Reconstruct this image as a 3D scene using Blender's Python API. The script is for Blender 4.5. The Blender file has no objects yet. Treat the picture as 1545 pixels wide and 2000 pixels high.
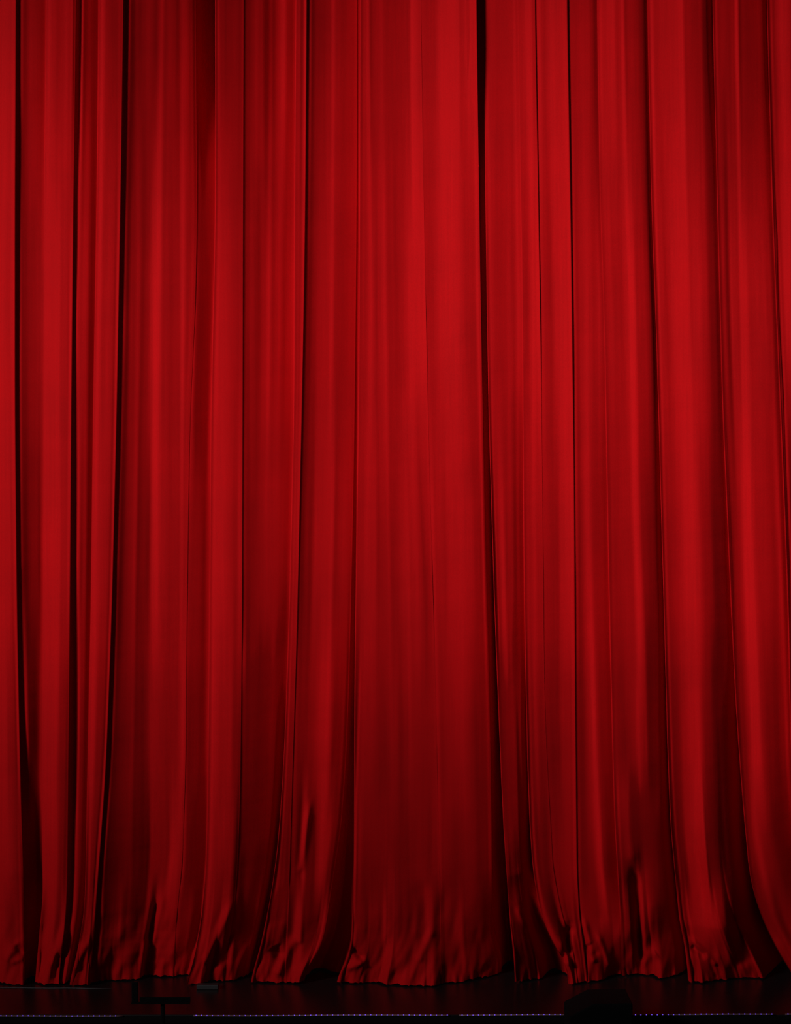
import bpy, bmesh, math, random
import numpy as np
from mathutils import Vector

C = bpy.context.scene.collection
R = math.radians
# ------------------------------------------------------------------ camera, world, lights, exposure
D = 12.0            # camera to curtain, metres
ZC = 923 / 300.0    # eye height above the stage boards
cam_d = bpy.data.cameras.new('camera'); cam = bpy.data.objects.new('camera', cam_d); C.objects.link(cam)
cam.location = (0, -D, ZC); cam.rotation_euler = (R(90), 0, 0)
cam_d.sensor_fit = 'HORIZONTAL'; cam_d.sensor_width = 36.0
cam_d.lens = 36.0 * D / (1545 / 300.0)
cam_d.clip_end = 200
bpy.context.scene.camera = cam

w = bpy.data.worlds.new('world'); bpy.context.scene.world = w; w.use_nodes = True
w.node_tree.nodes['Background'].inputs[0].default_value = (1.0, 0.85, 0.8, 1)
w.node_tree.nodes['Background'].inputs[1].default_value = 0.0022

def spot(name, loc, target, energy, half, blend, size, col=(1, 1, 1)):
    l = bpy.data.lights.new(name, 'SPOT'); l.energy = energy; l.spot_size = R(half * 2); l.spot_blend = blend
    l.shadow_soft_size = size; l.color = col
    o = bpy.data.objects.new(name, l); C.objects.link(o); o.location = loc
    o.rotation_euler = (Vector(target) - Vector(loc)).to_track_quat('-Z', 'Y').to_euler()
    return o
for tx, tz in ((-2.8, 3.45), (0.1, 4.05), (2.75, 4.45)):      # balcony lamps from the left
    spot('balcony_spot', (tx - 13.2, -14.6, 10.0), (tx, 0, tz), 9900, 12.4, 1.0, 1.15, (1, 0.97, 1.0))
for tx in (-1.8, 2.0):            # fill lamps added front of house, to soften the side light
    spot('fill_spot', (0.3, -15.0, 7.5), (tx, 0, 3.7), 340, 14.0, 1.0, 0.8, (1, 0.97, 0.98))

sc = bpy.context.scene
sc.view_settings.view_transform = 'Standard'; sc.view_settings.look = 'None'
sc.view_settings.exposure = 0.0; sc.view_settings.gamma = 1.0
sc.view_settings.use_curve_mapping = False

# ------------------------------------------------------------------ helpers
def mat(name, base, rough=0.6, **kw):
    m = bpy.data.materials.new(name); m.use_nodes = True
    b = m.node_tree.nodes['Principled BSDF']
    b.inputs['Base Color'].default_value = (*base, 1); b.inputs['Roughness'].default_value = rough
    for k, v in kw.items():
        b.inputs[k.replace('_', ' ')].default_value = v
    return m
def tex(m, kind, scale, vec_scale=(1, 1, 1), **kw):
    nt = m.node_tree; tc = nt.nodes.new('ShaderNodeTexCoord'); mp = nt.nodes.new('ShaderNodeMapping')
    mp.inputs['Scale'].default_value = vec_scale
    nt.links.new(tc.outputs['Object'], mp.inputs[0])
    t = nt.nodes.new(kind); t.inputs['Scale'].default_value = scale
    for k, v in kw.items(): t.inputs[k].default_value = v
    nt.links.new(mp.outputs[0], t.inputs['Vector'])
    return t
def link_obj(name, me, m=None, parent=None, label=None, cat=None, group=None, kind=None):
    o = bpy.data.objects.new(name, me); C.objects.link(o)
    if m is not None: me.materials.append(m)
    if parent: o.parent = parent
    for k, v in (('label', label), ('category', cat), ('group', group), ('kind', kind)):
        if v: o[k] = v
    return o
def box(bm, x0, x1, y0, y1, z0, z1, bev=0.0):
    r = bmesh.ops.create_cube(bm, size=1)
    for v in r['verts']:
        v.co = Vector(((x0 + x1) / 2 + v.co.x * (x1 - x0), (y0 + y1) / 2 + v.co.y * (y1 - y0), (z0 + z1) / 2 + v.co.z * (z1 - z0)))
    if bev:
        es = {e for v in r['verts'] for e in v.link_edges}
        bmesh.ops.bevel(bm, geom=list(es), offset=bev, segments=2, affect='EDGES', profile=0.5)
def mesh_of(name, bm):
    me = bpy.data.meshes.new(name); bm.to_mesh(me); bm.free(); return me
def tube_mesh(name, pts, rad, seg=10):
    bm = bmesh.new(); rings = []
    for i, p in enumerate(pts):
        p = Vector(p); a = Vector(pts[max(i - 1, 0)]); b = Vector(pts[min(i + 1, len(pts) - 1)])
        t = (b - a).normalized(); u = t.cross(Vector((0, 0, 1)))
        if u.length < 1e-3: u = t.cross(Vector((1, 0, 0)))
        u.normalize(); v = t.cross(u)
        rings.append([bm.verts.new(p + rad * (u * math.cos(k * 2 * math.pi / seg) + v * math.sin(k * 2 * math.pi / seg))) for k in range(seg)])
    for a, b in zip(rings, rings[1:]):
        for k in range(seg): bm.faces.new((a[k], a[(k + 1) % seg], b[(k + 1) % seg], b[k]))
    bm.faces.new(rings[0]); bm.faces.new(rings[-1][::-1])
    bmesh.ops.recalc_face_normals(bm, faces=bm.faces)
    for f in bm.faces: f.smooth = True
    return mesh_of(name, bm)
# plan coordinates: u runs along the curtain in units of 1/300 m from its left side, v down from the top
def X(u, d=0.0): return (u - 772.5) / 300.0 * (D - d) / D     # d = metres in front of the curtain line
def Z(v): return ZC + (1000 - v) / 300.0

# ------------------------------------------------------------------ materials
def velvet(name, base):
    m = mat(name, base, 0.85)
    nt = m.node_tree; b = nt.nodes['Principled BSDF']
    b.inputs["Specular IOR Level"].default_value = 0.07
    b.inputs['Sheen Weight'].default_value = 0.10; b.inputs['Sheen Roughness'].default_value = 0.45
    b.inputs['Sheen Tint'].default_value = (0.9, 0.02, 0.04, 1)
    # brushed nap: faint patches and streaks of the pile
    n1 = tex(m, 'ShaderNodeTexNoise', 1.0, (1.6, 1.6, 1.1), Detail=4.0, Roughness=0.55)
    n2 = tex(m, 'ShaderNodeTexNoise', 1.0, (70, 70, 1.2), Detail=3.0, Roughness=0.6)
    n3 = tex(m, 'ShaderNodeTexNoise', 1.0, (180, 180, 180), Detail=2.0)
    def ramp(src, lo, hi):
        r = nt.nodes.new('ShaderNodeMapRange'); r.inputs[1].default_value = 0.25; r.inputs[2].default_value = 0.75
        r.inputs[3].default_value = lo; r.inputs[4].default_value = hi
        nt.links.new(src.outputs[0], r.inputs[0]); return r
    a, c, e = ramp(n1, 0.88, 1.12), ramp(n2, 0.93, 1.07), ramp(n3, 0.9, 1.1)
    p = nt.nodes.new('ShaderNodeMath'); p.operation = 'MULTIPLY'; nt.links.new(a.outputs[0], p.inputs[0]); nt.links.new(c.outputs[0], p.inputs[1])
    q = nt.nodes.new('ShaderNodeMath'); q.operation = 'MULTIPLY'; nt.links.new(p.outputs[0], q.inputs[0]); nt.links.new(e.outputs[0], q.inputs[1])
    mx = nt.nodes.new('ShaderNodeVectorMath'); mx.operation = 'SCALE'; mx.inputs[0].default_value = base
    nt.links.new(q.outputs[0], mx.inputs['Scale']); nt.links.new(mx.outputs[0], b.inputs['Base Color'])
    bp = nt.nodes.new('ShaderNodeBump'); bp.inputs['Strength'].default_value = 0.35; bp.inputs['Distance'].default_value = 0.02
    n4 = tex(m, 'ShaderNodeTexNoise', 1.0, (1.5, 1.5, 5.0), Detail=3.0, Roughness=0.5)
    nt.links.new(n4.outputs[0], bp.inputs['Height']); nt.links.new(bp.outputs[0], b.inputs['Normal'])
    return m
M_VELVET = velvet('red_velvet', (0.35, 0.0012, 0.0022))
M_FLOOR = mat('black_stage_boards', (0.008, 0.006, 0.006), 0.32)
M_FLOOR.node_tree.nodes['Principled BSDF'].inputs['Specular IOR Level'].default_value = 0.35
M_FRONT = mat('stage_front_paint', (0.02, 0.012, 0.009), 0.7)
M_PIT = mat('pit_carpet', (0.01, 0.006, 0.006), 0.95)
M_BLACK = mat('matt_black', (0.003, 0.003, 0.003), 0.9, Specular_IOR_Level=0.1)
M_GRILLE = mat('black_grille', (0.0025, 0.0025, 0.0025), 0.8, Specular_IOR_Level=0.1)
M_DARK = mat('dark_grey_metal', (0.013, 0.011, 0.011), 0.6)
M_TUBE = mat('clear_rope_tube', (0.2, 0.115, 0.13), 0.35)
M_LED = mat('violet_led', (0.1, 0.08, 0.3), 0.4, Emission_Color=(0.2, 0.1, 1.0, 1), Emission_Strength=0.9)
M_CABLE = mat('grey_cable', (0.045, 0.04, 0.04), 0.6)

# ------------------------------------------------------------------ setting
Y_EDGE = -0.715      # front edge of the stage
bm = bmesh.new(); box(bm, -5.5, 5.5, Y_EDGE, 4.0, -0.06, 0.0, 0.006)
link_obj('floor', mesh_of('floor', bm), M_FLOOR, kind='structure')
bm = bmesh.new(); box(bm, -5.5, 5.5, Y_EDGE + 0.03, Y_EDGE + 0.10, -1.1, -0.061)
link_obj('trim_1', mesh_of('trim_1', bm), M_FRONT, kind='structure')
bm = bmesh.new(); box(bm, -7, 7, -9, 4.0, -1.16, -1.1)
link_obj('floor', mesh_of('pit_floor', bm), M_PIT, kind='structure')

# ------------------------------------------------------------------ the curtain
# fold edges: (side that lies in front, track down the cloth {v: u}, mean level behind/after it)
E = {
 1: ('R', {0:32,400:30,800:30,1200:34,1550:41,1700:46,1800:48,1860:50,1923:47}),
 2: ('L', {0:90,400:86,800:85,1200:84,1600:82,1700:83,1760:84,1800:79,1850:75,1923:68}),
 3: ('R', {0:149,400:144,800:140,1200:137,1500:134,1700:132,1780:130,1850:122,1923:114}),
 4: ('L', {0:193,400:189,800:182,1200:177,1550:170,1700:167,1770:165,1820:158,1860:150,1900:140,1923:134}),
 5: ('R', {0:242,400:236,800:229,1200:219,1500:208,1700:193,1850:182,1923:176}),
 6: ('R', {0:382,400:385,600:382,800:371,1200:365,1500:363,1700:356,1800:345,1923:338}),
 7: ('L', {0:420,400:421,800:412,1200:409,1600:405,1700:402,1800:393,1880:378,1923:362}),
 8: ('R', {0:476,400:475,800:474,1200:473,1500:470,1600:468,1700:464,1780:458,1850:448,1923:440}),
 9: ('L', {0:578,400:575,800:574,1200:565,1400:558,1550:551,1650:543,1750:529,1850:508,1923:488}),
 10:('R', {0:600,400:597,600:594,800:590,1200:581,1400:575,1550:570,1700:566,1800:562,1923:556}),
 11:('R', {0:698,400:697,600:695,800:693,1000:690,1200:686,1400:681,1600:671,1700:655,1800:640,1850:632,1880:612,1923:590}),
 12:('L', {0:703,400:702,800:700,1000:697,1200:694,1400:692,1600:692,1700:691,1800:688,1860:684,1890:668,1923:655}),
 13:('R', {0:822,400:828,600:832,800:836,1000:841,1200:847,1400:852,1600:856,1800:861,1923:862}),
 14:('R', {0:931,400:937,600:940,800:944,1000:948,1200:953,1400:958,1600:961,1700:962,1850:965,1890:985,1923:978}),
 15:('L', {0:945,400:948,600:951,800:954,1000:960,1200:966,1400:974,1600:982,1700:989,1800:996,1870:1004,1923:1006}),
 16:('L', {0:1011,400:1017,600:1020,800:1021,1000:1022,1200:1024,1400:1028,1600:1033,1700:1041,1750:1049,1800:1061,1850:1085,1880:1105,1923:1112}),
 17:('R', {0:1045,400:1052,700:1057,1000:1060,1400:1064,1700:1080,1800:1100,1850:1118,1923:1130}),
 18:('R', {0:1108,400:1115,600:1118,800:1120,1000:1122,1200:1123,1400:1124,1700:1127,1800:1132,1850:1140,1923:1148}),
 19:('L', {0:1166,400:1172,600:1180,800:1183,1200:1190,1600:1200,1800:1212,1923:1215}),
 20:('L', {0:1264,400:1272,600:1280,800:1286,1000:1291,1200:1297,1400:1302,1600:1308,1700:1318,1800:1327,1850:1338,1923:1345}),
 21:('L', {0:1391,400:1401,600:1406,800:1411,1000:1420,1200:1428,1400:1438,1600:1453,1700:1463,1750:1474,1810:1495,1860:1520,1900:1550,1923:1565}),
 22:('L', {0:1497,400:1508,600:1516,800:1524,1000:1532,1200:1540,1400:1543,1600:1550,1800:1590,1923:1620}),
}
# segments between edges: left bound, right bound, {v: mean level, cm towards the house}, nodes [(place, tone)]
# place: fraction of the segment, or a track {v:u}, or ('+', n) / ('-', n) units from the left / right bound
def P(n): return ('+', n)
def N(n): return ('-', n)
SEG_LEFT = [
 (-190, 1, {0:2}, [(0,7),(.25,9.5),(.4,5),(.6,9),(.8,8.8),({0:12,1200:8,1700:8,1923:12},{0:9,1200:8.9}),(N(9),{0:9,1200:7,1600:6}),(1,{0:8.4,1200:6,1600:5})]),
 (1, 2, {0:-13,1600:-18}, [(0,{0:4,1600:3}),(P(9),{0:5.4,1200:4.6,1600:3.4}),(P(20),{0:6.8,1200:5,1600:3.6}),(.8,{0:6.9,1200:5.4,1600:4}),(1,{0:6,1600:4.4})]),
 (2, 3, {0:0,1800:4}, [(0,9),(P(14),9.7),({0:124,400:120,1200:113,1923:95},9.4),(N(16),7.9),(N(6),7),(1,5.5)]),
 (3, 4, {0:-12,1800:-16}, [(0,3),(P(8),{0:5.6,1200:4}),(.5,{0:7.2,1600:6}),(1,{0:6,1200:5})]),
 (4, 5, {0:3}, [(0,8.8),(P(14),8.8),(.5,8),(N(8),7.2),(1,6)]),
 (5, 6, {0:-15,1700:-12}, [(0,3),(P(12),{0:5,1200:3.8}),({0:270,600:270,1200:258,1700:245,1923:235},{0:6.4,1200:6}),({0:290,600:280,1200:270,1923:255},{0:6.2,1200:4.8}),
     ({0:306,600:298,1200:291,1650:300,1800:290,1923:270},{0:7.4,1200:6.5}),({0:315,600:307,800:302,1200:301,1650:318,1800:303,1923:285},{0:8.8,1200:8.8}),
     ({0:323,600:317,1200:314,1650:330,1800:315,1923:300},{0:7.4,1200:7.2,1600:8.5}),({0:350,600:352,1200:350,1650:341,1800:328,1923:315},{0:7.2,1600:9}),
     ({0:358,600:358,1200:358,1650:352,1800:338,1923:328},{0:8.8,1200:9}),(N(8),7.4),(1,7)]),
 (6, 7, {0:-17,1700:-20}, [(0,4),(.35,{0:5.2,1200:6}),(.7,5.6),(1,5.4)]),
 (7, 8, {0:-5}, [(0,8.6),(P(14),{0:8.6,1200:9.2}),(.5,{0:8,1200:8.4}),(N(14),7.2),(1,6)]),
 (8, 9, {0:-10,1600:-14}, [(0,5.2),(P(14),6.9),({0:507,600:507,1200:500,1600:492,1923:455},{0:5.6,1200:5.8,1600:5}),({0:526,600:525,1200:518,1600:508,1923:465},{0:8,1200:6.4,1600:5}),
     ({0:538,600:536,1200:530,1600:520,1923:470},{0:7,1600:6}),({0:550,600:549,1200:536,1600:528,1800:505,1923:475},{0:8.2,1600:7}),(N(12),{0:7.4,1200:6,1600:3}),(1,{0:7.8,1200:6.4,1600:2.4})]),
 (9, 10, {0:-8,1600:-4}, [(0,8.8),(.3,8.2),(.6,6.9),(1,{0:8,1200:7,1500:7})]),
 (10, 11, {0:-13,1600:-5}, [(0,{0:4.6,1500:7}),(P(18),6.3),(P(34),{0:7,1200:8}),({0:648,600:649,1200:640,1600:632,1800:624,1923:574},9.2),(.68,{0:7.4}),(.85,{0:7.8,1200:7.6}),(1,{0:7,1200:6,1600:5})]),
 (11, 12, {0:-14,1200:-22,1700:-34}, [(0,{0:6,1200:3}),(1,{0:6,1200:4})]),
 (12, 13, {0:-8}, [(0,7.6),({0:711,1200:704,1923:680},7.7),({0:721,600:727,1200:718,1923:705},8.7),({0:732,600:738,1200:740,1923:735},7.1),({0:746,600:750,1200:760,1923:762},8.6),
     ({0:757,600:762,1200:775,1923:780},7.2),(.65,7.2),({0:795,400:798,800:804,1200:820,1923:825},{0:7.4}),({0:804,400:807,800:812,1200:832,1923:835},{0:9,1200:8}),(N(5),{0:8.6,1200:8}),(1,9.2)]),
 (13, 14, {0:-1}, [(0,7.4),({0:852,600:855,1200:865,1923:872},7.8),({0:866,600:868,1200:880,1923:885},9.4),(.52,10),(.7,{0:9.4,1200:8.6}),(N(20),{0:7.9}),(N(8),{0:9,1200:8}),(1,{0:8,1200:7})]),
]
SEG_RIGHT = [
 (915, 15, {0:-8,350:-18,600:-28,1500:-40}, [(0,6),(.6,3.5),(1,3)]),
 (15, 16, {0:14,350:4,600:-7,1400:-12}, [(0,7.6),(P(14),{0:7.7,1000:8.4,1200:9,1700:6}),(.55,{0:7.8,1200:8}),(N(14),{0:8,1200:6.4}),(N(5),{0:9,1200:6.6}),(1,{0:8.4,1000:7,1200:4,1600:2.5})]),
 (16, 17, {0:-7}, [(0,{0:7.2,1200:8.6}),(P(8),{0:7.4,1200:8.4}),({0:1034,600:1042,1000:1043,1200:1046,1700:1060,1923:1122},8.9),(1,{0:7,1000:7.6,1923:7})]),
 (17, 18, {0:-4}, [(0,{0:8.8,1000:7.8}),(P(12),7.8),(.5,{0:8.8,1200:8}),(N(8),9.4),(1,9.2)]),
 (18, 19, {0:-12,1200:-8}, [(0,6.4),(P(10),{0:7.2,1200:6.8}),({0:1140,600:1145,1000:1148,1200:1154,1400:1159,1600:1165,1700:1170,1800:1182,1870:1190,1923:1194},{0:7.9,1000:8.8,1200:9.8,1600:10}),
     ({0:1150,600:1155,1000:1157,1200:1163,1400:1168,1600:1174,1700:1180,1800:1192,1923:1203},{0:7.8,1200:7.2}),(1,{0:6.6,1200:7.2})]),
 (19, 20, {0:-9}, [(0,{0:8.3,1200:7.1}),(.2,{0:8.3,1200:7}),({0:1209,400:1216,600:1224,1000:1231,1200:1238,1600:1248,1923:1262},{0:8,1200:7.4}),({0:1217,400:1226,600:1232,1000:1240,1200:1248,1600:1257,1923:1272},{0:9.8,1600:7.6}),
     ({0:1225,400:1234,600:1240,1000:1248,1200:1257,1600:1266,1923:1282},{0:7.3,1600:6.4}),(.82,{0:6.8,1600:5.6}),(N(8),{0:5.4,1600:4.6}),(1,3)]),
 (20, 21, {0:-6}, [(0,8.4),(.2,{0:7.9,1200:7.2,1600:6}),({0:1315,600:1322,1200:1332,1600:1342,1800:1358,1923:1372},{0:8.5,1200:9.2,1600:9.4}),({0:1332,600:1345,1000:1355,1200:1360,1400:1364,1600:1370,1700:1378,1800:1388,1850:1402,1923:1432},{0:9.3,1600:9.8}),
     ({0:1337,600:1351,1000:1361,1200:1367,1400:1372,1600:1379,1700:1388,1800:1398,1850:1414,1923:1444},{0:7.9,1600:6.8}),({0:1362,600:1374,1000:1384,1200:1392,1600:1402,1800:1420,1923:1460},{0:7.2,1200:5.4,1600:3.6}),(.88,{0:5.4,1200:4.2,1600:3}),(1,{0:2.6})]),
 (21, 22, {0:-3}, [(0,{0:7.6,1000:7}),({0:1415,600:1424,1000:1440,1200:1446,1600:1464,1800:1503,1923:1572},{0:6.8}),({0:1431,600:1440,1000:1450,1200:1456,1600:1472,1800:1512,1923:1580},{0:7.5,1200:8.4}),({0:1439,600:1449,1000:1459,1200:1466,1600:1481,1800:1522,1923:1590},10),
     ({0:1448,600:1458,1000:1469,1200:1478,1600:1494,1800:1536,1923:1600},{0:7.7}),(.8,{0:7}),(N(7),{0:6,1200:8.4}),(1,{0:4,1200:6})]),
 (22, 1740, {0:2}, [(0,8),(.06,7.5),({0:1527,400:1538,600:1546,1000:1560,1600:1580,1923:1650},9.6),(.25,7.5),(.45,6),(.5,9.2),(.7,7),(.8,9.4),(1,7)]),
]
# creases near the floor: (u0, v0, u1, v1, half width, cm forward)
CREASE = [
 (30,1845,52,1872,7,-3.0),(8,1880,34,1846,8,2.2),(20,1882,50,1868,6,2.2),
 (128,1812,104,1880,7,3.0),(168,1835,150,1885,7,2.5),(118,1860,110,1910,10,-4),
 (306,1775,289,1845,7,-4.5),(318,1760,300,1850,8,2.0),(453,1768,404,1875,8,3.5),(462,1800,440,1880,10,-4),
 (535,1850,545,1868,10,-5),(580,1830,545,1900,10,4),(606,1570,588,1700,6,2.2),(586,1700,586,1840,6,1.8),
 (688,1850,704,1868,6,-4),(710,1875,684,1890,8,3.5),(845,1815,822,1870,8,2.2),(820,1720,822,1830,16,-1.6),
 (872,1740,850,1850,12,-1.2),(955,1900,935,1925,8,-2.5),(905,1790,882,1900,16,1.5),
 (1112,1812,1104,1868,8,-6),(1148,1850,1160,1870,8,-4),(1140,1800,1160,1880,6,3),(1168,1830,1190,1895,5,2),(1096,1835,1112,1880,5,3),
 (1237,1690,1252,1880,10,-7),(1282,1870,1270,1880,12,3),(1350,1850,1372,1866,7,-5),(1345,1830,1395,1885,6,3),
 (1400,1860,1412,1915,5,1.6),(1385,1870,1398,1915,4,-1.4),(1010,1775,1030,1810,7,3),(1075,1868,1090,1876,6,-3),(1430,1790,1450,1880,14,-6),
]
HEM = np.array([(-190,1920),(0,1922),(45,1925),(55,1917),(68,1917),(85,1923),(115,1925),(134,1925),(165,1926),(185,1920),(215,1915),(250,1916),(300,1918),(340,1922),(390,1925),
 (410,1916),(440,1915),(480,1910),(520,1918),(585,1926),(600,1912),(640,1913),(700,1921),(740,1920),(755,1925),(850,1928),(940,1926),(962,1912),(985,1906),(1030,1908),(1060,1912),
 (1100,1918),(1150,1923),(1180,1912),(1240,1904),(1330,1910),(1372,1923),(1420,1915),(1445,1905),(1500,1910),(1545,1919),(1740,1922)], float)
# how far (cm) the front pleat stands clear at each edge
CLEAR = {1:{0:3,1200:3.5,1800:6}, 2:.8, 3:{0:2,1400:3.5}, 4:1, 5:{0:3,1400:5}, 6:{0:1,500:.3}, 7:.5, 8:.6, 9:{0:.12,900:.12,1300:1.5}, 10:{0:2,1400:.5}, 11:{0:.5,900:.8,1300:3,1700:9}, 12:{0:.5,900:1,1300:3},
 13:.12, 14:{0:2.5,500:5,1500:12,1850:20}, 15:{0:2,500:4.5,1600:8}, 16:{0:.5,1200:1.5,1600:5}, 17:{0:.6,700:.25}, 18:1, 19:{0:.8,700:.3}, 20:6, 21:6, 22:5}
ALPHA = R(43)
CM = 3.0     # units per centimetre

vs = np.concatenate([np.arange(-140, 1560, 9.0), np.arange(1560, 1800, 5.0), np.linspace(1800, 1923, 50)])
fine = np.arange(-300, 2101, 1.0)
def track(t):
    if not isinstance(t, dict): return np.full(len(vs), float(t))
    k = sorted(t); a = np.interp(fine, k, [float(t[i]) for i in k])
    out = a.copy()
    for s, lo, hi in ((70, -300, 1650), (22, 1650, 2200)):
        g = np.exp(-0.5 * (np.arange(-3 * s, 3 * s + 1) / s) ** 2); g /= g.sum()
        sm = np.convolve(np.pad(a, 3 * s, mode='edge'), g, 'valid')
        if lo < 0: base = sm
        else:
            wgt = np.clip((fine - 1560) / 120, 0, 1); out = base * (1 - wgt) + sm * wgt
    return np.interp(vs, fine, out)
ET = {k: track(v[1]) for k, v in E.items()}
def bound(b): return ET[b] if b in ET and b < 100 and not (b == 880) else np.full(len(vs), float(b))
rng = np.random.RandomState(4)
def vnoise(x, y, seed):
    r = np.random.RandomState(seed); g = r.rand(64, 64)
    xi = np.floor(x).astype(int); yi = np.floor(y).astype(int); fx = x - xi; fy = y - yi
    fx = fx * fx * (3 - 2 * fx); fy = fy * fy * (3 - 2 * fy)
    q = lambda i, j: g[i % 64, j % 64]
    return (q(xi, yi) * (1 - fx) + q(xi + 1, yi) * fx) * (1 - fy) + (q(xi, yi + 1) * (1 - fx) + q(xi + 1, yi + 1) * fx) * fy - 0.5

# tone levels, light and shade put into the turn of the cloth, at six heights (every third unit)
PROFILE = {}
#PROFILE_BEGIN
PROFILE[62] = np.array([
    93, 94, 99, 99, 96, 93, 93, 90, 92, 99, 91, 72, 58, 99, 80, 60, 55, 56, 62, 66, 69, 68, 66, 65, 64, 62, 60, 56, 53, 64, 81, 87, 94, 85, 82, 80, 77, 74, 71, 72,
    75, 76, 79, 84, 83, 75, 75, 91, 58, 34, 19, 9, 52, 99, 50, 33, 39, 45, 48, 46, 41, 38, 32, 38, 51, 75, 90, 87, 76, 69, 66, 64, 64, 63, 61, 63, 63, 64, 73, 68,
    61, 18, 23, 99, 71, 45, 39, 40, 47, 50, 49, 48, 49, 51, 51, 52, 54, 54, 53, 52, 50, 48, 47, 51, 54, 59, 57, 50, 49, 51, 52, 52, 51, 50, 49, 46, 43, 49, 53, 56,
    55, 54, 53, 48, 44, 51, 32, 16, 8, 5, 3, 4, 6, 8, 12, 18, 26, 25, 18, 22, 36, 48, 60, 53, 50, 50, 49, 47, 48, 49, 49, 49, 50, 50, 50, 50, 48, 50, 52, 35,
    43, 49, 45, 47, 49, 50, 53, 56, 54, 52, 53, 52, 43, 34, 34, 42, 51, 51, 43, 46, 53, 55, 58, 63, 67, 68, 60, 50, 48, 49, 45, 51, 59, 67, 71, 72, 59, 60, 76, 91,
    62, 61, 76, 42, 42, 50, 55, 55, 55, 56, 56, 55, 56, 60, 61, 59, 68, 79, 66, 61, 62, 61, 59, 57, 58, 59, 60, 60, 60, 61, 60, 64, 66, 58, 60, 63, 66, 76, 74, 82,
    84, 59, 60, 68, 68, 69, 71, 73, 76, 73, 68, 67, 68, 68, 69, 70, 70, 70, 70, 71, 72, 72, 73, 74, 76, 75, 73, 84, 99, 97, 94, 92, 88, 87, 87, 88, 89, 86, 86, 87,
    88, 87, 87, 87, 91, 94, 98, 99, 99, 99, 99, 99, 99, 99, 99, 99, 99, 99, 99, 93, 88, 91, 93, 93, 99, 99, 99, 99, 98, 99, 99, 99, 99, 78, 71, 97, 99, 91, 87, 85,
    85, 84, 83, 82, 82, 83, 83, 83, 83, 83, 84, 84, 84, 85, 89, 95, 86, 87, 90, 88, 92, 91, 96, 99, 99, 99, 99, 89, 89, 92, 98, 99, 94, 88, 87, 90, 92, 95, 97, 97,
    97, 96, 95, 95, 95, 96, 97, 98, 99, 97, 81, 74, 76, 75, 76, 77, 77, 78, 79, 80, 79, 78, 79, 78, 72, 67, 63, 46, 48, 70, 88, 97, 90, 89, 90, 91, 93, 93, 94, 96,
    92, 83, 80, 83, 86, 99, 93, 67, 69, 76, 76, 76, 75, 72, 70, 69, 62, 57, 54, 33, 11, 19, 53, 81, 99, 93, 82, 82, 83, 85, 86, 88, 88, 87, 87, 87, 89, 89, 90, 90,
    91, 92, 94, 97, 99, 84, 71, 72, 73, 72, 71, 70, 69, 68, 66, 68, 70, 57, 44, 32, 18, 6, 2, 4, 15, 38, 75, 58, 54, 57, 59, 58, 57, 56, 54, 53, 58, 58, 54, 78,
    98, 41, 42, 53, 52, 50, 50, 49, 49, 49, 50, 49, 49, 49, 51, 48, 32, 14, 2, 2, 14, 36, 92, 59, 59, 70, 76, 81, 88, 91, 89, 86, 84, 83, 76, 68], float)
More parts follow.
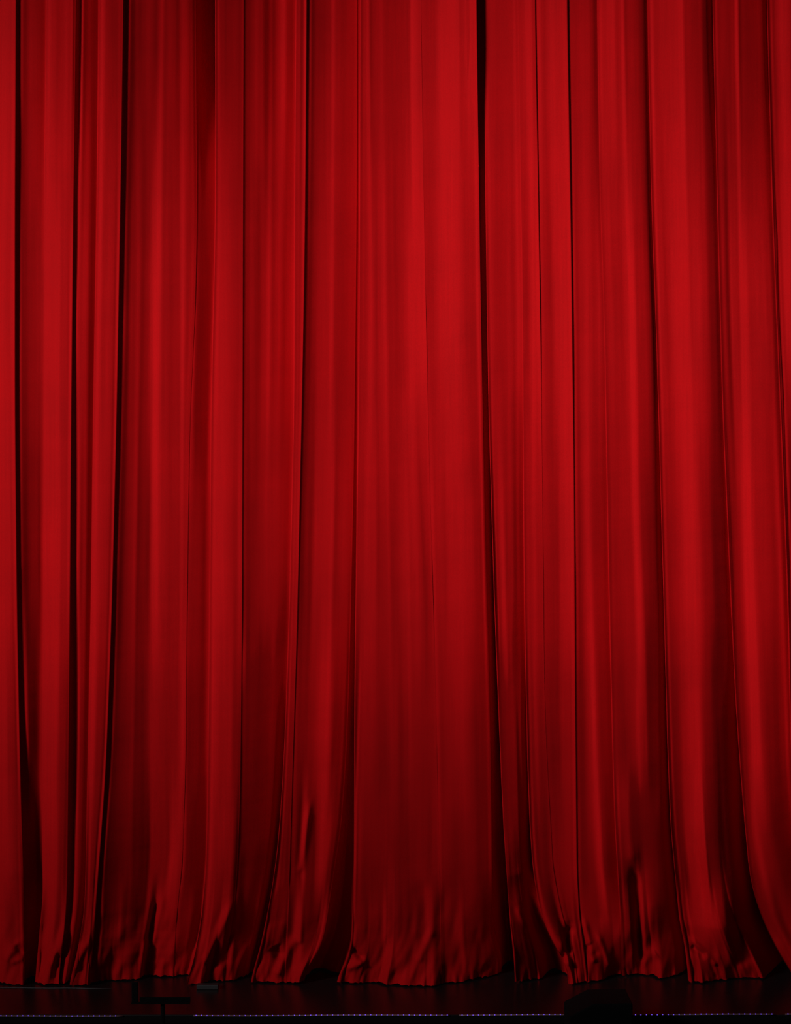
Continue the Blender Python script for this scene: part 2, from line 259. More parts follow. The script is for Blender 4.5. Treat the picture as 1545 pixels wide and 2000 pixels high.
PROFILE[602] = np.array([
    99, 98, 97, 96, 93, 92, 91, 92, 99, 99, 99, 99, 99, 99, 57, 58, 61, 60, 66, 68, 70, 69, 70, 71, 74, 75, 74, 79, 84, 99, 99, 99, 99, 99, 99, 99, 99, 99, 99, 95,
    86, 89, 90, 88, 85, 82, 99, 99, 99, 99, 94, 77, 77, 68, 78, 76, 73, 68, 48, 34, 27, 35, 63, 92, 99, 95, 84, 79, 80, 82, 84, 84, 81, 81, 77, 65, 90, 99, 73, 89,
    99, 80, 51, 43, 53, 64, 65, 64, 65, 70, 74, 67, 59, 56, 61, 65, 67, 70, 80, 89, 91, 99, 99, 99, 90, 80, 70, 70, 73, 71, 68, 66, 67, 69, 70, 71, 70, 72, 86, 93,
    81, 71, 67, 67, 70, 77, 66, 56, 46, 37, 27, 25, 25, 25, 26, 27, 30, 36, 48, 61, 74, 89, 88, 84, 82, 82, 82, 80, 79, 77, 75, 72, 72, 72, 70, 68, 72, 72, 63, 47,
    54, 52, 53, 58, 59, 55, 54, 52, 49, 51, 55, 58, 60, 61, 65, 73, 66, 55, 54, 57, 59, 61, 61, 57, 52, 48, 51, 55, 58, 56, 62, 67, 68, 68, 73, 69, 74, 80, 87, 47,
    54, 46, 46, 50, 55, 56, 58, 62, 63, 63, 63, 65, 66, 65, 66, 71, 75, 66, 58, 57, 57, 56, 55, 55, 56, 56, 56, 57, 59, 59, 58, 60, 46, 59, 66, 69, 72, 70, 70, 73,
    77, 83, 83, 77, 71, 67, 71, 75, 77, 80, 85, 85, 77, 69, 69, 71, 71, 68, 67, 70, 72, 74, 75, 76, 80, 83, 87, 90, 91, 90, 90, 91, 91, 92, 92, 92, 93, 93, 78, 78,
    79, 79, 80, 83, 86, 88, 90, 91, 92, 93, 93, 94, 94, 93, 93, 95, 95, 93, 93, 91, 89, 86, 84, 81, 80, 79, 79, 79, 77, 79, 81, 99, 87, 75, 26, 18, 25, 47, 70, 85,
    84, 79, 76, 73, 72, 73, 73, 73, 73, 75, 77, 80, 81, 76, 73, 73, 81, 89, 88, 85, 79, 78, 77, 76, 79, 86, 92, 98, 97, 92, 99, 99, 92, 88, 88, 79, 82, 81, 77, 79,
    86, 92, 94, 94, 94, 96, 97, 97, 97, 97, 94, 99, 99, 99, 90, 81, 70, 78, 82, 83, 85, 88, 90, 87, 84, 83, 80, 78, 80, 84, 89, 82, 75, 69, 70, 73, 81, 79, 83, 80,
    74, 76, 77, 76, 75, 75, 79, 84, 87, 89, 99, 99, 99, 96, 83, 74, 75, 75, 74, 75, 75, 67, 65, 58, 29, 6, 9, 35, 76, 99, 90, 87, 88, 84, 80, 85, 89, 91, 96, 97,
    97, 99, 99, 99, 99, 99, 99, 99, 99, 98, 90, 92, 94, 94, 94, 95, 93, 91, 88, 87, 87, 80, 69, 62, 61, 61, 49, 22, 25, 41, 65, 84, 83, 66, 42, 62, 96, 90, 86, 88,
    86, 80, 98, 99, 99, 99, 99, 93, 88, 87, 89, 88, 89, 91, 91, 89, 88, 90, 91, 87, 82, 81, 86, 68, 43, 22, 16, 26, 99, 90, 82, 99, 99, 99, 99, 99], float)
PROFILE[1102] = np.array([
    99, 99, 99, 99, 99, 99, 99, 95, 85, 93, 99, 99, 99, 99, 75, 48, 43, 42, 45, 50, 53, 55, 56, 56, 58, 54, 46, 67, 94, 99, 99, 99, 99, 99, 99, 99, 99, 99, 99, 97,
    87, 91, 90, 88, 90, 99, 50, 49, 96, 99, 99, 91, 60, 53, 63, 68, 56, 18, 21, 25, 99, 99, 99, 95, 92, 90, 87, 85, 84, 84, 83, 76, 70, 94, 99, 99, 99, 61, 41, 44,
    49, 56, 61, 63, 66, 68, 69, 76, 75, 57, 53, 58, 59, 60, 61, 61, 58, 60, 76, 92, 93, 97, 99, 90, 85, 81, 80, 79, 78, 75, 71, 72, 73, 74, 74, 74, 72, 75, 89, 81,
    72, 81, 71, 63, 62, 59, 58, 58, 58, 57, 55, 52, 47, 43, 51, 58, 66, 76, 86, 97, 92, 91, 91, 91, 91, 91, 89, 87, 84, 82, 81, 79, 76, 72, 75, 80, 90, 82, 59, 58,
    57, 49, 51, 54, 55, 54, 55, 57, 58, 59, 59, 60, 62, 63, 62, 62, 62, 61, 61, 61, 61, 59, 57, 56, 54, 52, 49, 48, 58, 70, 77, 85, 80, 83, 85, 61, 48, 43, 52, 54,
    57, 53, 50, 58, 66, 72, 72, 71, 71, 71, 73, 75, 75, 74, 75, 80, 82, 67, 55, 60, 64, 64, 65, 67, 67, 65, 64, 65, 65, 46, 22, 50, 69, 70, 72, 70, 71, 74, 76, 77,
    76, 75, 76, 76, 77, 71, 63, 65, 68, 68, 69, 70, 71, 75, 69, 61, 64, 66, 65, 67, 71, 73, 75, 76, 78, 80, 80, 75, 75, 77, 78, 79, 77, 73, 70, 65, 60, 64, 68, 68,
    72, 79, 83, 82, 72, 74, 76, 77, 77, 74, 73, 77, 81, 82, 82, 83, 84, 83, 83, 83, 84, 83, 82, 80, 80, 79, 78, 77, 74, 70, 64, 65, 66, 62, 64, 99, 29, 4, 2, 2,
    2, 4, 17, 69, 56, 59, 64, 68, 67, 59, 53, 55, 56, 57, 53, 43, 38, 49, 48, 31, 35, 49, 60, 73, 74, 71, 72, 77, 83, 78, 73, 72, 75, 75, 75, 75, 75, 73, 72, 70,
    70, 72, 71, 68, 74, 85, 85, 86, 89, 91, 92, 88, 94, 95, 79, 72, 75, 56, 61, 67, 72, 79, 84, 85, 84, 79, 70, 65, 63, 62, 62, 61, 59, 57, 49, 51, 53, 55, 58, 64,
    60, 60, 61, 61, 62, 64, 64, 66, 66, 65, 65, 65, 66, 75, 87, 87, 81, 74, 63, 55, 55, 54, 51, 48, 47, 47, 45, 32, 13, 4, 6, 9, 35, 76, 76, 65, 65, 68, 71, 72,
    73, 76, 79, 82, 84, 88, 91, 93, 93, 93, 94, 95, 95, 92, 90, 89, 83, 76, 71, 68, 67, 66, 65, 64, 56, 46, 42, 40, 40, 40, 38, 29, 18, 14, 20, 27, 36, 50, 61, 65,
    67, 72, 76, 81, 90, 99, 99, 99, 99, 99, 99, 89, 87, 83, 81, 81, 82, 81, 81, 80, 79, 76, 74, 71, 67, 66, 73, 82, 90, 75, 29, 25, 17, 22, 48, 99], float)
PROFILE[1452] = np.array([
    99, 99, 99, 99, 99, 82, 84, 82, 79, 80, 74, 63, 99, 99, 99, 99, 99, 99, 91, 44, 42, 43, 40, 39, 41, 56, 70, 88, 97, 99, 99, 99, 99, 99, 99, 99, 99, 99, 86, 81,
    80, 78, 80, 77, 67, 32, 30, 35, 99, 99, 99, 97, 61, 57, 57, 33, 34, 43, 91, 99, 99, 99, 83, 74, 75, 75, 74, 68, 59, 99, 99, 99, 99, 84, 45, 49, 50, 52, 54, 56,
    56, 58, 59, 61, 60, 63, 69, 59, 52, 54, 55, 55, 54, 53, 56, 61, 63, 68, 78, 80, 78, 79, 78, 76, 75, 75, 74, 73, 71, 70, 71, 71, 72, 72, 71, 70, 76, 82, 88, 99,
    89, 68, 50, 46, 48, 48, 48, 48, 48, 47, 45, 43, 45, 44, 51, 61, 72, 84, 99, 91, 90, 89, 85, 80, 79, 80, 82, 82, 81, 82, 83, 72, 64, 66, 65, 68, 61, 43, 41, 44,
    35, 34, 36, 37, 37, 34, 31, 29, 26, 26, 27, 27, 27, 28, 29, 32, 35, 36, 30, 21, 15, 11, 8, 9, 19, 40, 59, 86, 67, 68, 67, 66, 65, 65, 53, 57, 58, 57, 56, 56,
    58, 59, 60, 61, 63, 67, 69, 72, 75, 78, 79, 81, 84, 84, 75, 67, 57, 48, 49, 50, 49, 48, 50, 59, 50, 28, 13, 6, 4, 9, 14, 33, 55, 81, 63, 65, 67, 67, 66, 65,
    65, 66, 65, 63, 62, 61, 60, 58, 57, 57, 58, 58, 59, 61, 63, 66, 65, 64, 65, 63, 59, 56, 58, 61, 62, 63, 64, 70, 67, 64, 63, 64, 64, 63, 63, 63, 62, 62, 62, 63,
    63, 62, 64, 66, 68, 71, 69, 61, 60, 62, 64, 65, 66, 66, 67, 67, 68, 68, 69, 69, 70, 72, 72, 69, 67, 66, 63, 60, 59, 56, 52, 53, 54, 54, 52, 51, 53, 54, 68, 37,
    11, 4, 2, 5, 7, 11, 22, 30, 35, 36, 38, 38, 38, 38, 41, 40, 20, 13, 18, 23, 9, 2, 2, 5, 23, 76, 67, 59, 65, 75, 69, 61, 59, 61, 62, 62, 61, 60, 60, 57,
    56, 57, 59, 58, 58, 64, 69, 72, 72, 72, 72, 73, 72, 83, 82, 63, 55, 56, 51, 51, 54, 59, 65, 70, 75, 78, 87, 99, 89, 70, 65, 59, 53, 53, 53, 52, 49, 42, 44, 47,
    49, 52, 51, 49, 49, 49, 49, 48, 50, 50, 51, 52, 53, 53, 55, 58, 60, 56, 54, 52, 51, 53, 39, 26, 24, 25, 25, 25, 23, 18, 11, 6, 3, 5, 7, 15, 37, 62, 49, 47,
    48, 49, 50, 53, 56, 60, 60, 61, 63, 64, 66, 65, 66, 66, 68, 69, 64, 59, 55, 50, 49, 48, 47, 47, 42, 33, 23, 18, 18, 19, 18, 17, 15, 14, 12, 10, 9, 9, 8, 7,
    10, 23, 37, 60, 60, 56, 64, 72, 80, 88, 98, 99, 99, 99, 99, 95, 83, 73, 70, 65, 59, 58, 57, 55, 53, 49, 45, 45, 51, 57, 57, 57, 85, 76, 49, 43], float)
PROFILE[1700] = np.array([
    99, 99, 99, 99, 99, 99, 99, 92, 90, 87, 83, 76, 71, 94, 77, 56, 27, 24, 28, 31, 35, 39, 46, 64, 99, 99, 99, 99, 99, 99, 99, 99, 99, 99, 99, 99, 99, 96, 83, 76,
    73, 79, 67, 67, 65, 67, 80, 99, 99, 98, 82, 64, 57, 43, 12, 17, 53, 74, 99, 75, 73, 70, 48, 97, 99, 99, 99, 99, 40, 37, 45, 45, 45, 47, 48, 48, 50, 50, 50, 50,
    51, 52, 53, 52, 53, 54, 46, 43, 46, 47, 46, 45, 43, 42, 47, 44, 37, 53, 71, 67, 65, 66, 67, 66, 65, 65, 68, 67, 61, 65, 81, 98, 96, 92, 92, 92, 84, 78, 67, 59,
    52, 45, 46, 45, 43, 43, 42, 40, 39, 37, 37, 37, 28, 37, 55, 80, 99, 97, 88, 84, 81, 85, 87, 86, 87, 88, 85, 81, 80, 82, 83, 69, 63, 43, 26, 21, 19, 17, 18, 18,
    19, 20, 21, 21, 20, 19, 19, 18, 18, 18, 18, 18, 18, 18, 13, 5, 3, 3, 6, 13, 28, 59, 54, 49, 51, 51, 47, 47, 51, 55, 59, 64, 54, 41, 29, 33, 75, 99, 99, 66,
    53, 53, 55, 51, 48, 60, 72, 75, 84, 86, 81, 81, 78, 64, 54, 57, 54, 38, 28, 20, 15, 12, 10, 16, 55, 99, 99, 99, 99, 99, 99, 99, 55, 69, 72, 67, 63, 60, 62, 63,
    62, 62, 63, 64, 64, 63, 64, 65, 65, 65, 65, 66, 65, 62, 62, 62, 60, 59, 60, 58, 56, 56, 57, 57, 57, 56, 56, 60, 60, 59, 60, 62, 62, 62, 62, 62, 61, 61, 60, 58,
    57, 59, 63, 66, 65, 66, 76, 67, 60, 60, 60, 59, 59, 58, 57, 56, 54, 55, 56, 56, 56, 57, 57, 59, 60, 60, 59, 58, 59, 57, 56, 52, 48, 49, 50, 51, 50, 48, 47, 67,
    41, 11, 6, 4, 6, 10, 22, 60, 77, 48, 34, 24, 15, 17, 17, 15, 14, 12, 13, 13, 8, 3, 2, 2, 2, 2, 2, 7, 26, 99, 59, 50, 55, 57, 56, 55, 53, 53, 55, 59,
    65, 70, 76, 70, 69, 71, 74, 75, 76, 76, 79, 82, 82, 77, 90, 90, 77, 68, 67, 54, 57, 57, 58, 62, 65, 65, 65, 70, 80, 88, 95, 99, 99, 70, 54, 54, 44, 32, 26, 22,
    17, 22, 28, 35, 45, 47, 43, 44, 45, 45, 45, 46, 36, 17, 14, 17, 14, 15, 18, 22, 26, 30, 32, 30, 28, 27, 24, 21, 19, 17, 16, 15, 13, 11, 7, 4, 2, 2, 3, 6,
    11, 27, 61, 49, 43, 47, 48, 50, 57, 65, 66, 66, 67, 69, 73, 82, 99, 99, 99, 99, 99, 51, 41, 45, 44, 42, 41, 33, 23, 17, 14, 14, 14, 17, 19, 18, 15, 12, 9, 6,
    5, 4, 3, 3, 4, 9, 25, 30, 37, 46, 56, 59, 58, 61, 67, 73, 83, 87, 77, 68, 63, 62, 61, 59, 58, 56, 54, 51, 45, 39, 33, 28, 23, 20, 18, 17], float)
PROFILE[1840] = np.array([
    99, 99, 99, 91, 78, 72, 68, 67, 68, 71, 77, 82, 74, 65, 99, 81, 43, 23, 17, 16, 16, 19, 31, 55, 46, 39, 47, 49, 81, 92, 99, 99, 99, 99, 98, 74, 71, 74, 88, 99,
    99, 99, 99, 99, 99, 99, 99, 75, 19, 4, 11, 33, 73, 99, 89, 97, 99, 99, 99, 99, 99, 99, 99, 99, 99, 99, 51, 44, 54, 54, 53, 58, 61, 59, 51, 45, 51, 62, 55, 33,
    21, 15, 14, 17, 18, 18, 19, 21, 25, 37, 48, 41, 40, 84, 99, 63, 2, 2, 6, 99, 99, 84, 81, 90, 97, 85, 78, 72, 66, 67, 72, 79, 75, 67, 62, 58, 54, 51, 53, 53,
    53, 55, 58, 50, 34, 22, 12, 18, 26, 51, 87, 99, 99, 95, 91, 99, 99, 99, 99, 99, 99, 99, 99, 99, 98, 99, 81, 63, 67, 39, 22, 15, 10, 7, 8, 11, 14, 15, 15, 15,
    16, 17, 17, 19, 26, 11, 2, 2, 2, 2, 3, 12, 47, 39, 16, 13, 14, 15, 15, 15, 15, 15, 15, 14, 13, 10, 13, 19, 27, 39, 60, 82, 95, 89, 92, 98, 85, 60, 54, 45,
    39, 37, 36, 36, 46, 77, 91, 74, 99, 99, 62, 9, 4, 2, 5, 11, 20, 34, 63, 99, 99, 99, 99, 99, 99, 99, 99, 99, 99, 99, 99, 99, 85, 86, 84, 80, 77, 71, 63, 62,
    75, 88, 87, 84, 85, 81, 74, 67, 64, 77, 99, 99, 64, 40, 30, 30, 40, 57, 61, 53, 46, 44, 48, 53, 52, 47, 45, 49, 57, 64, 64, 55, 44, 34, 23, 19, 24, 46, 76, 78,
    70, 73, 62, 48, 51, 55, 52, 50, 47, 44, 54, 53, 52, 52, 51, 50, 53, 56, 57, 58, 63, 64, 55, 51, 56, 54, 53, 53, 52, 50, 49, 49, 49, 47, 46, 40, 28, 19, 17, 20,
    18, 2, 2, 2, 2, 2, 2, 2, 2, 2, 24, 99, 99, 89, 67, 50, 37, 41, 25, 18, 16, 13, 10, 7, 3, 2, 2, 2, 2, 2, 3, 14, 34, 70, 99, 99, 99, 99, 99, 99,
    99, 99, 89, 83, 57, 30, 14, 4, 4, 85, 81, 74, 64, 54, 42, 59, 76, 44, 55, 90, 99, 99, 99, 99, 99, 99, 99, 99, 99, 99, 99, 99, 99, 99, 99, 99, 99, 99, 99, 99,
    99, 99, 99, 99, 78, 59, 44, 55, 55, 51, 54, 50, 30, 11, 6, 6, 13, 78, 99, 48, 9, 9, 14, 13, 10, 10, 11, 13, 16, 15, 13, 15, 17, 18, 18, 17, 16, 14, 12, 10,
    8, 5, 4, 5, 9, 14, 22, 35, 73, 53, 46, 72, 99, 99, 99, 99, 99, 99, 99, 99, 99, 99, 99, 99, 99, 99, 99, 99, 99, 99, 99, 99, 69, 25, 10, 13, 14, 8, 3, 2,
    2, 2, 2, 2, 2, 2, 2, 2, 2, 2, 2, 2, 2, 2, 2, 2, 2, 3, 6, 9, 27, 99, 99, 99, 99, 99, 99, 99, 99, 97, 97, 99, 98, 91, 78, 68], float)
#PROFILE_END
def build_curtain(name, segs, label):
    nr = len(vs); cols_u, cols_d = [], []; segdata = []
    for (a, b, lev, nodes) in segs:
        L, Rr = bound(a), bound(b)
        Rr = np.maximum(Rr, L + 1.5)
        width = float(np.max(Rr - L)); n = max(6, int(width / 1.6))
        f = np.linspace(0, 1, n)
        U = L[:, None] + (Rr - L)[:, None] * f[None]
        px, pt = [], []
        for (pl, tn) in nodes:
            if isinstance(pl, dict): x = track(pl)
            elif isinstance(pl, tuple): x = (L + pl[1]) if pl[0] == '+' else (Rr - pl[1])
            else: x = L + (Rr - L) * pl
            px.append(x); pt.append(track(tn) if isinstance(tn, dict) else np.full(nr, float(tn)))
        px = np.array(px); pt = np.array(pt)
        T = np.zeros_like(U)
        pq = [L]; ks = np.argsort(px.mean(1))
        for k_ in ks: pq.append(np.clip(px[k_], L, Rr))
        pq.append(Rr); pq = np.maximum.accumulate(np.array(pq), 0)
        rowpos = {v: np.array([np.interp(v, vs, q_) for q_ in pq]) for v in PROFILE}
        for i in range(nr):
            a_ = pq[:, i] + np.arange(len(pq)) * 1e-3
            idx = np.interp(U[i], a_, np.arange(len(pq)))
            kv = sorted(PROFILE); j = int(np.clip(np.searchsorted(kv, vs[i]) - 1, 0, len(kv) - 2))
            t = float(np.clip((vs[i] - kv[j]) / (kv[j + 1] - kv[j]), 0, 1)); t = t * t * (3 - 2 * t)
            tt = 0
            for v, w_ in ((kv[j], 1 - t), (kv[j + 1], t)):
                rp = rowpos[v]; xx = np.interp(idx, np.arange(len(rp)), rp)
                if rp[-1] - rp[0] > 8: xx = np.clip(xx, rp[0] + 2.5, rp[-1] - 2.5)
                tt = tt + w_ * np.interp(np.abs(xx) if a == -190 else np.where(xx > 1545, 3090 - xx, xx), np.arange(len(PROFILE[v])) * 3.0, PROFILE[v])
            T[i] = tt / 10.0
        # soften along the width
        k = np.array([1, 3, 1], float); k /= k.sum()
        T = np.apply_along_axis(lambda r_: np.convolve(np.pad(r_, 1, mode='edge'), k, 'valid'), 1, T)
        lin = np.clip((T / 10.0) ** 2.2, 0.0, 1.0)
        th = ALPHA - np.arccos(np.clip(lin, 0, 1))              # yaw of the cloth towards the left
        th = th - R(1.8) * np.clip(20 - T * 10, 0, 20)          # darkest tones turned further right, to deepen their shade
        th = np.clip(th, R(-76), R(42))
        sl = np.tan(th)
        wid = (Rr - L)[:, None]
        wt = np.clip((T - 4.2) / 3.0, 0.08, 1)
        sl = sl - 0.25 * sl.mean(1, keepdims=True) * wt / wt.mean(1, keepdims=True)    # keep the cloth near its rail
        step = wid / (n - 1) / CM
        dd = np.concatenate([np.zeros((nr, 1)), np.cumsum((sl[:, 1:] + sl[:, :-1]) / 2, 1)], 1) * step
        dd -= dd.mean(1, keepdims=True)
        dd += np.interp(vs, [0, 1100, 1700], [0.3, 0.36, 0.8])[:, None] * np.broadcast_to(track(lev) if isinstance(lev, dict) else float(lev), (nr,))[:, None]
        segdata.append((a, b, U, dd))
    # slide neighbouring pleats apart until the one in front is in front
    MJ = {k_: (track(q_) if isinstance(q_, dict) else np.full(nr, float(q_))) for k_, q_ in CLEAR.items()}
    n_s = len(segdata); off = np.zeros((n_s, nr))
    for _ in range(300):
        for i in range(1, n_s):
            s_ = 1 if E[segdata[i][0]][0] == 'R' else -1
            J = s_ * ((segdata[i - 1][3][:, -1] + off[i - 1]) - (segdata[i][3][:, 0] + off[i]))
            push = np.clip(MJ[segdata[i][0]] - J, 0, None) * 0.5
            off[i - 1] += s_ * push * 0.5; off[i] -= s_ * push * 0.5
            if s_ > 0 and segdata[i][0] != 14:                  # nor further back than it hangs
                pull = np.clip(J - MJ[segdata[i][0]] * 1.35 - 0.5, 0, None) * 0.25
                off[i - 1] -= pull * 0.5; off[i] += pull * 0.5
    g_ = np.exp(-0.5 * (np.arange(-18, 19) / 6.0) ** 2); g_ /= g_.sum()
    for i in range(n_s):
        segdata[i][3][:] += np.convolve(np.pad(off[i], 18, mode='edge'), g_, 'valid')[:, None]
    for i, (a, b, U, dd) in enumerate(segdata):
        if i:
            side = E[a][0]; pU, pd = segdata[i - 1][2], segdata[i - 1][3]
            xe = U[:, 0].copy(); dl = pd[:, -1].copy(); dr = dd[:, 0].copy()
            J = (dl - dr) if side == 'R' else (dr - dl)
            Jc = np.maximum(J, MJ[a] * 0.8); fix = (Jc - J) / 2
            if side == 'R': dl += fix; dr -= fix; F = dl
            else: dl -= fix; dr += fix; F = dr
            # feather the fix into both neighbours
            wgt = np.exp(-((pU - pU[:, -1:]) / 18.0) ** 2); segdata[i - 1][3][:] += (dl - pd[:, -1])[:, None] * wgt
            wgt = np.exp(-((U - U[:, :1]) / 18.0) ** 2); dd += (dr - dd[:, 0])[:, None] * wgt
            r = np.minimum(0.6 if side == 'R' else 0.3, Jc / 3.2); wv = np.minimum(3.0, Jc * 0.55) if side == 'R' else np.minimum(4.0, Jc * 0.5)
            pts = []
            s = 1 if side == 'R' else -1
            fr = pU if side == 'R' else U                       # draw the front pleat in to make room for its rolled edge
            fr -= s * CM * 0.95 * r[:, None] * np.exp(-((fr - xe[:, None]) / 7.0) ** 2)
            for ang in np.linspace(0.25, math.pi, 7):
                pts.append((xe + s * CM * (-r + r * math.sin(ang)) , F - r * (1 - math.cos(ang))))
            x0, y0 = pts[-1]; B = F - Jc
            for t in np.linspace(0.15, 0.92, 7):
                c = ((1-t)**3, 3*(1-t)**2*t, 3*(1-t)*t*t, t**3)
                pts.append((c[0]*x0 + c[1]*(x0 - s*CM*wv) + c[2]*(xe - s*CM*wv) + c[3]*xe, c[0]*y0 + c[1]*y0 + c[2]*B + c[3]*B))
            if side == 'L': pts = pts[::-1]
            wrap_u = np.array([p[0] for p in pts]).T; wrap_d = np.array([p[1] for p in pts]).T
            segdata[i] = (a, b, U, dd); cols_u.append(wrap_u); cols_d.append(('w', i, wrap_d))
        cols_u.append(U); cols_d.append(('s', i, None))
    # turned-back leading edges
    blocks = []
    for kind, i, wd in cols_d: blocks.append(wd if kind == 'w' else segdata[i][3])
    U = np.concatenate(cols_u, 1); d = np.concatenate(blocks, 1)
    if name_left(segs):
        xe = U[:, -1:]; F = d[:, -1:]
        ang = np.linspace(0.3, math.pi, 8)[None]
        ru = xe + CM * (-1.0 + np.cos(ang - math.pi / 2) * 1.0) + 0.0; rd = F - 1.0 * (1 - np.cos(ang))
        ext = np.linspace(3, 18, 8)[None]
        U = np.concatenate([U, ru, xe - CM - ext], 1); d = np.concatenate([d, rd, F - 2.0 - ext * 0.03], 1)
    V = np.repeat(vs[:, None], U.shape[1], 1)
    # hem: the cloth meets the boards further out or further in
    hemv = np.interp(U[-1], HEM[:, 0], HEM[:, 1]); kk = np.ones(9) / 9
    hemd = -(923.0 * D / (hemv - 1000.0) - D) * 100
    behind = np.clip((np.convolve(np.pad(d[-1], 4, mode='edge'), kk, 'valid') + 22) / 20, 0, 1)
    hemd = hemd * behind + (d[-1] * 0.8 - 3) * (1 - behind)
    wz = np.clip((vs - 1600) / (1923 - 1600), 0, 1)[:, None] ** 2.0
    kl = np.exp(-0.5 * (np.arange(-60, 61) / 25.0) ** 2); kl /= kl.sum()
    low = np.convolve(np.pad(d[-1], 60, mode='edge'), kl, 'valid')
    d = d + ((hemd - low) * behind)[None] * wz * 0.85
    w2 = np.clip((vs - 1780) / 143, 0, 1)[:, None] ** 1.6 * 0.65
    d = d * (1 - w2) + (hemd + 0.3 * (d[-1] - low))[None] * w2 * behind[None] + d * w2 * (1 - behind[None])
    # pile of cloth resting on the floor: buckles
    lo = np.clip((V - 1760) / 140, 0, 1) ** 1.3
    for (a0, b0, a1, b1, hw, am) in CREASE:
        vx, vy = a1 - a0, b1 - b0; t = np.clip(((U - a0) * vx + (V - b0) * vy) / (vx * vx + vy * vy), 0, 1)
        dist = np.hypot(U - a0 - t * vx, V - b0 - t * vy)
        d += am * 0.8 * np.exp(-(dist / hw) ** 2) * np.clip(t * 4 + 0.25, 0, 1)
    sheet = np.cumsum(np.abs(np.diff(U[-1], prepend=U[-1, 0])))[None].repeat(nr, 0)
    lean = sheet + (V - 1800) * 0.25
    d += lo * (vnoise(lean / 26, V / 60, 1) * 3.4 + vnoise(lean / 11, V / 34, 2) * 1.5)
    hemw = np.clip((V - 1880) / 43, 0, 1) ** 1.5
    d += hemw * (vnoise(sheet / 7, V / 30, 3) * 2.2 + 0.8)
    d += vnoise(U / 45, V / 90, 5) * 0.35 + vnoise(U / 160, V / 260, 6) * 0.8 
    z = Z(V); z = (z - z[-1:]) + 0.004 + hemw * (np.abs(vnoise(sheet / 9, V * 0, 7)) * 0.02 + np.abs(vnoise(sheet / 3.1, V * 0, 8)) * 0.008)
    dm = d / 100.0
    x = (U - 772.5) / 300.0 * (D - dm) / D
    co = np.stack([x, -dm, z], -1).reshape(-1, 3)
    nc = U.shape[1]; me = bpy.data.meshes.new(name)
    i0 = (np.arange(nr - 1)[:, None] * nc + np.arange(nc - 1)[None]).ravel()
    faces = np.stack([i0, i0 + nc, i0 + nc + 1, i0 + 1], 1)
    me.vertices.add(len(co)); me.vertices.foreach_set('co', co.ravel())
    me.loops.add(faces.size); me.loops.foreach_set('vertex_index', faces.ravel())
    me.polygons.add(len(faces)); me.polygons.foreach_set('loop_start', np.arange(len(faces)) * 4)
    me.polygons.foreach_set('loop_total', np.full(len(faces), 4)); me.polygons.foreach_set('use_smooth', np.ones(len(faces), bool))
    me.update(calc_edges=True); me.validate()
    return link_obj(name, me, M_VELVET, label=label, cat='curtain', group='stage curtains')
def name_left(segs): return segs is SEG_LEFT
build_curtain('stage_curtain', SEG_LEFT, 'wider red velvet stage curtain left of the dark parting, its smooth front panel overlapping')
build_curtain('stage_curtain', SEG_RIGHT, 'red velvet stage curtain right of the dark parting, tucked behind the other')

# ------------------------------------------------------------------ rope lights along the stage lip
def at_edge(u, y=Y_EDGE): return (u - 772.5) / 300.0 * (D + y) / D
led_me = None
segsL = [(-120, 240, 'violet rope light along the stage lip, left of the black music stand'),
         (378, 877, 'longest violet rope light on the stage lip, right of the music stand'),
         (897, 1112, 'short violet rope light on the stage lip, left of the black loudspeaker'),
         (1150, 1512, 'violet rope light on the stage lip, right of the black loudspeaker'),
         (1533, 1690, 'violet rope light on the stage lip, only its end showing at right border')]
bm = bmesh.new(); bmesh.ops.create_icosphere(bm, subdivisions=1, radius=0.0036); led_me = mesh_of('led', bm); led_me.materials.append(M_LED)
rnd = random.Random(3)
for (a, b, lab) in segsL:
    x0, x1 = at_edge(a), at_edge(b); n = max(6, int((b - a) / 14)); ph = rnd.random() * 6
    sag = lambda x: 0.0014 * math.sin(x * 5 + ph) + 0.0024 * x - 0.002
    pts = [(x0 + (x1 - x0) * i / n, Y_EDGE - 0.008, 0.0 + sag(x0 + (x1 - x0) * i / n)) for i in range(n + 1)]
    root = bpy.data.objects.new('rope_light', None); C.objects.link(root)
    root.location = ((x0 + x1) / 2, Y_EDGE - 0.008, 0.0)
    root['label'] = lab; root['category'] = 'rope light'; root['group'] = 'rope lights along the stage edge'
    off = -Vector(root.location)
    link_obj('tube', tube_mesh('tube', [tuple(Vector(p) + off) for p in pts], 0.0045), M_TUBE, root)
    x = x0 + 0.017
    while x < x1 - 0.01:
        o = bpy.data.objects.new('led', led_me); C.objects.link(o); o.parent = root
        o.location = (x + off.x, -0.0035, sag(x) + 0.0025 + rnd.uniform(-.0008, .0008)); x += 0.0334

# ------------------------------------------------------------------ music stand in the pit, only its head shows
def at(u, v, y):   # point on the plane y seen at plan position u, v
    k = (D + y) / D
    return Vector(((u - 772.5) / 300 * k, y, ZC + (1000 - v) / 300 * k))
ys = -1.5
root = bpy.data.objects.new('music_stand', None); C.objects.link(root); pc = at(318, 1990, ys); root.location = (pc.x, ys, -1.1)
root['label'] = 'thin black music stand standing in the dark before the stage, left side'; root['category'] = 'music stand'
ox = lambda p: (p.x - root.location.x, p.y - ys, p.z + 1.1)
bm = bmesh.new()
a, b, c, d_ = at(258, 1957, ys), at(372, 1964, ys), at(370, 1948, ys + .0), at(262, 1950, ys)
box(bm, a.x - pc.x, b.x - pc.x, -0.04, -0.01, a.z + 1.1 - .003, a.z + 1.1 + 0.004, 0.002)
link_obj('ledge', mesh_of('ledge', bm), M_BLACK, root)
bm = bmesh.new()
zl = a.z + 1.1; zt = at(262, 1917, ys).z + 1.1
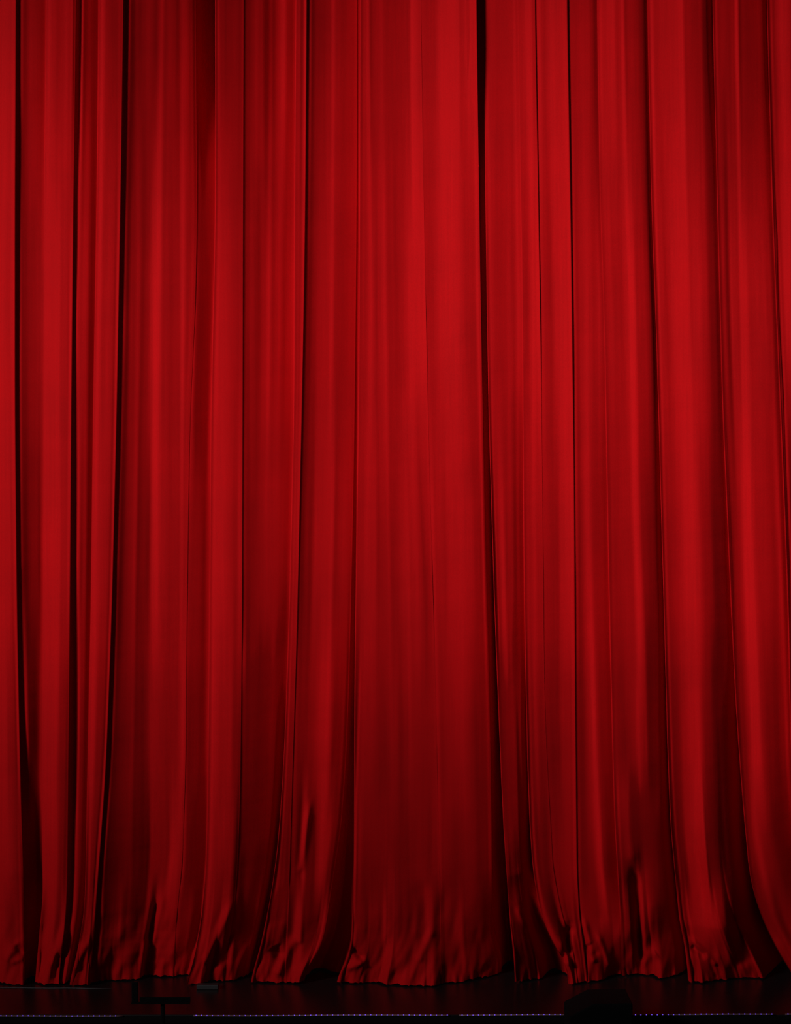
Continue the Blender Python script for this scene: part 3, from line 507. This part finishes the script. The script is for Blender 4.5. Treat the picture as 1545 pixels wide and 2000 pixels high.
for (xa, xb) in ((a.x - pc.x, a.x - pc.x + .035), ):
    box(bm, xa, xb, -0.02, 0.0, zl, zt, 0.004)
link_obj('desk_side', mesh_of('desk_side', bm), M_BLACK, root)
bm = bmesh.new(); box(bm, a.x - pc.x + .045, b.x - pc.x, -0.012, -0.004, zl, zl + .03, 0.002)
link_obj('desk_lip', mesh_of('desk_lip', bm), M_BLACK, root)
link_obj('pole', tube_mesh('pole', [(0, 0, 0.15), (0, 0, 0.75)], 0.017), M_BLACK, root)
link_obj('pole_top', tube_mesh('pole_top', [(0, 0, 0.75), (0, 0, zl)], 0.013), M_BLACK, root)
for k in range(3):
    an = k * 2.1 + .4
    link_obj('leg', tube_mesh('leg', [(0, 0, 0.32), (.1 * math.cos(an), .1 * math.sin(an), .2), (.3 * math.cos(an), .3 * math.sin(an), 0.012)], 0.009), M_BLACK, root)

# ------------------------------------------------------------------ black loudspeaker before the stage, right
ysp = -1.25
root = bpy.data.objects.new('loudspeaker', None); C.objects.link(root)
pl, pr = at(1112, 1990, ysp), at(1236, 1990, ysp); cx = (pl.x + pr.x) / 2; root.location = (cx, ysp, -1.1)
root['label'] = 'black loudspeaker with a slanted top hiding part of the rope lights, right side'; root['category'] = 'speaker'
zt1 = at(1236, 1960, ysp).z + 1.1; zt0 = at(1112, 1986, ysp).z + 1.1
bm = bmesh.new()
pts = [(pl.x - cx, 0.0), (pr.x - cx, 0.0), (pr.x - cx, zt1), (pl.x - cx + .14, zt1 - .004), (pl.x - cx, zt0)]
f = bm.faces.new([bm.verts.new((p[0], 0, p[1])) for p in pts])
ex = bmesh.ops.extrude_face_region(bm, geom=[f])
bmesh.ops.translate(bm, vec=(0, 0.34, 0), verts=[v for v in ex['geom'] if isinstance(v, bmesh.types.BMVert)])
bmesh.ops.recalc_face_normals(bm, faces=bm.faces)
bmesh.ops.bevel(bm, geom=list(bm.edges), offset=0.008, segments=2, affect='EDGES', profile=0.5)
link_obj('cabinet', mesh_of('cabinet', bm), M_BLACK, root)
bm = bmesh.new(); box(bm, pl.x - cx + .03, pr.x - cx - .03, -0.012, 0.002, 0.08, zt0 - .05, 0.004)
link_obj('grille', mesh_of('grille', bm), M_GRILLE, root)

# ------------------------------------------------------------------ small things on the boards
g0, g1 = at(386, 1928, -0.06), at(428, 1928, -0.06)
bm = bmesh.new(); box(bm, g0.x, g1.x, -0.13, -0.075, 0.0005, 0.03, 0.004)
link_obj('floor_box', mesh_of('floor_box', bm), M_DARK, label='small dark grey box on the stage floor against the curtain hem', cat='box')
pts = [( (u - 772.5) / 300 * (D + y) / D, y, 0.0035) for (u, y) in ((-40, -.075), (20, -.09), (60, -.10), (95, -.105), (130, -.10), (170, -.11), (218, -.115))]
link_obj('cable', tube_mesh('cable', pts, 0.0025, 6), M_CABLE, label='thin grey cable lying along the hem at the left end of the stage', cat='cable')
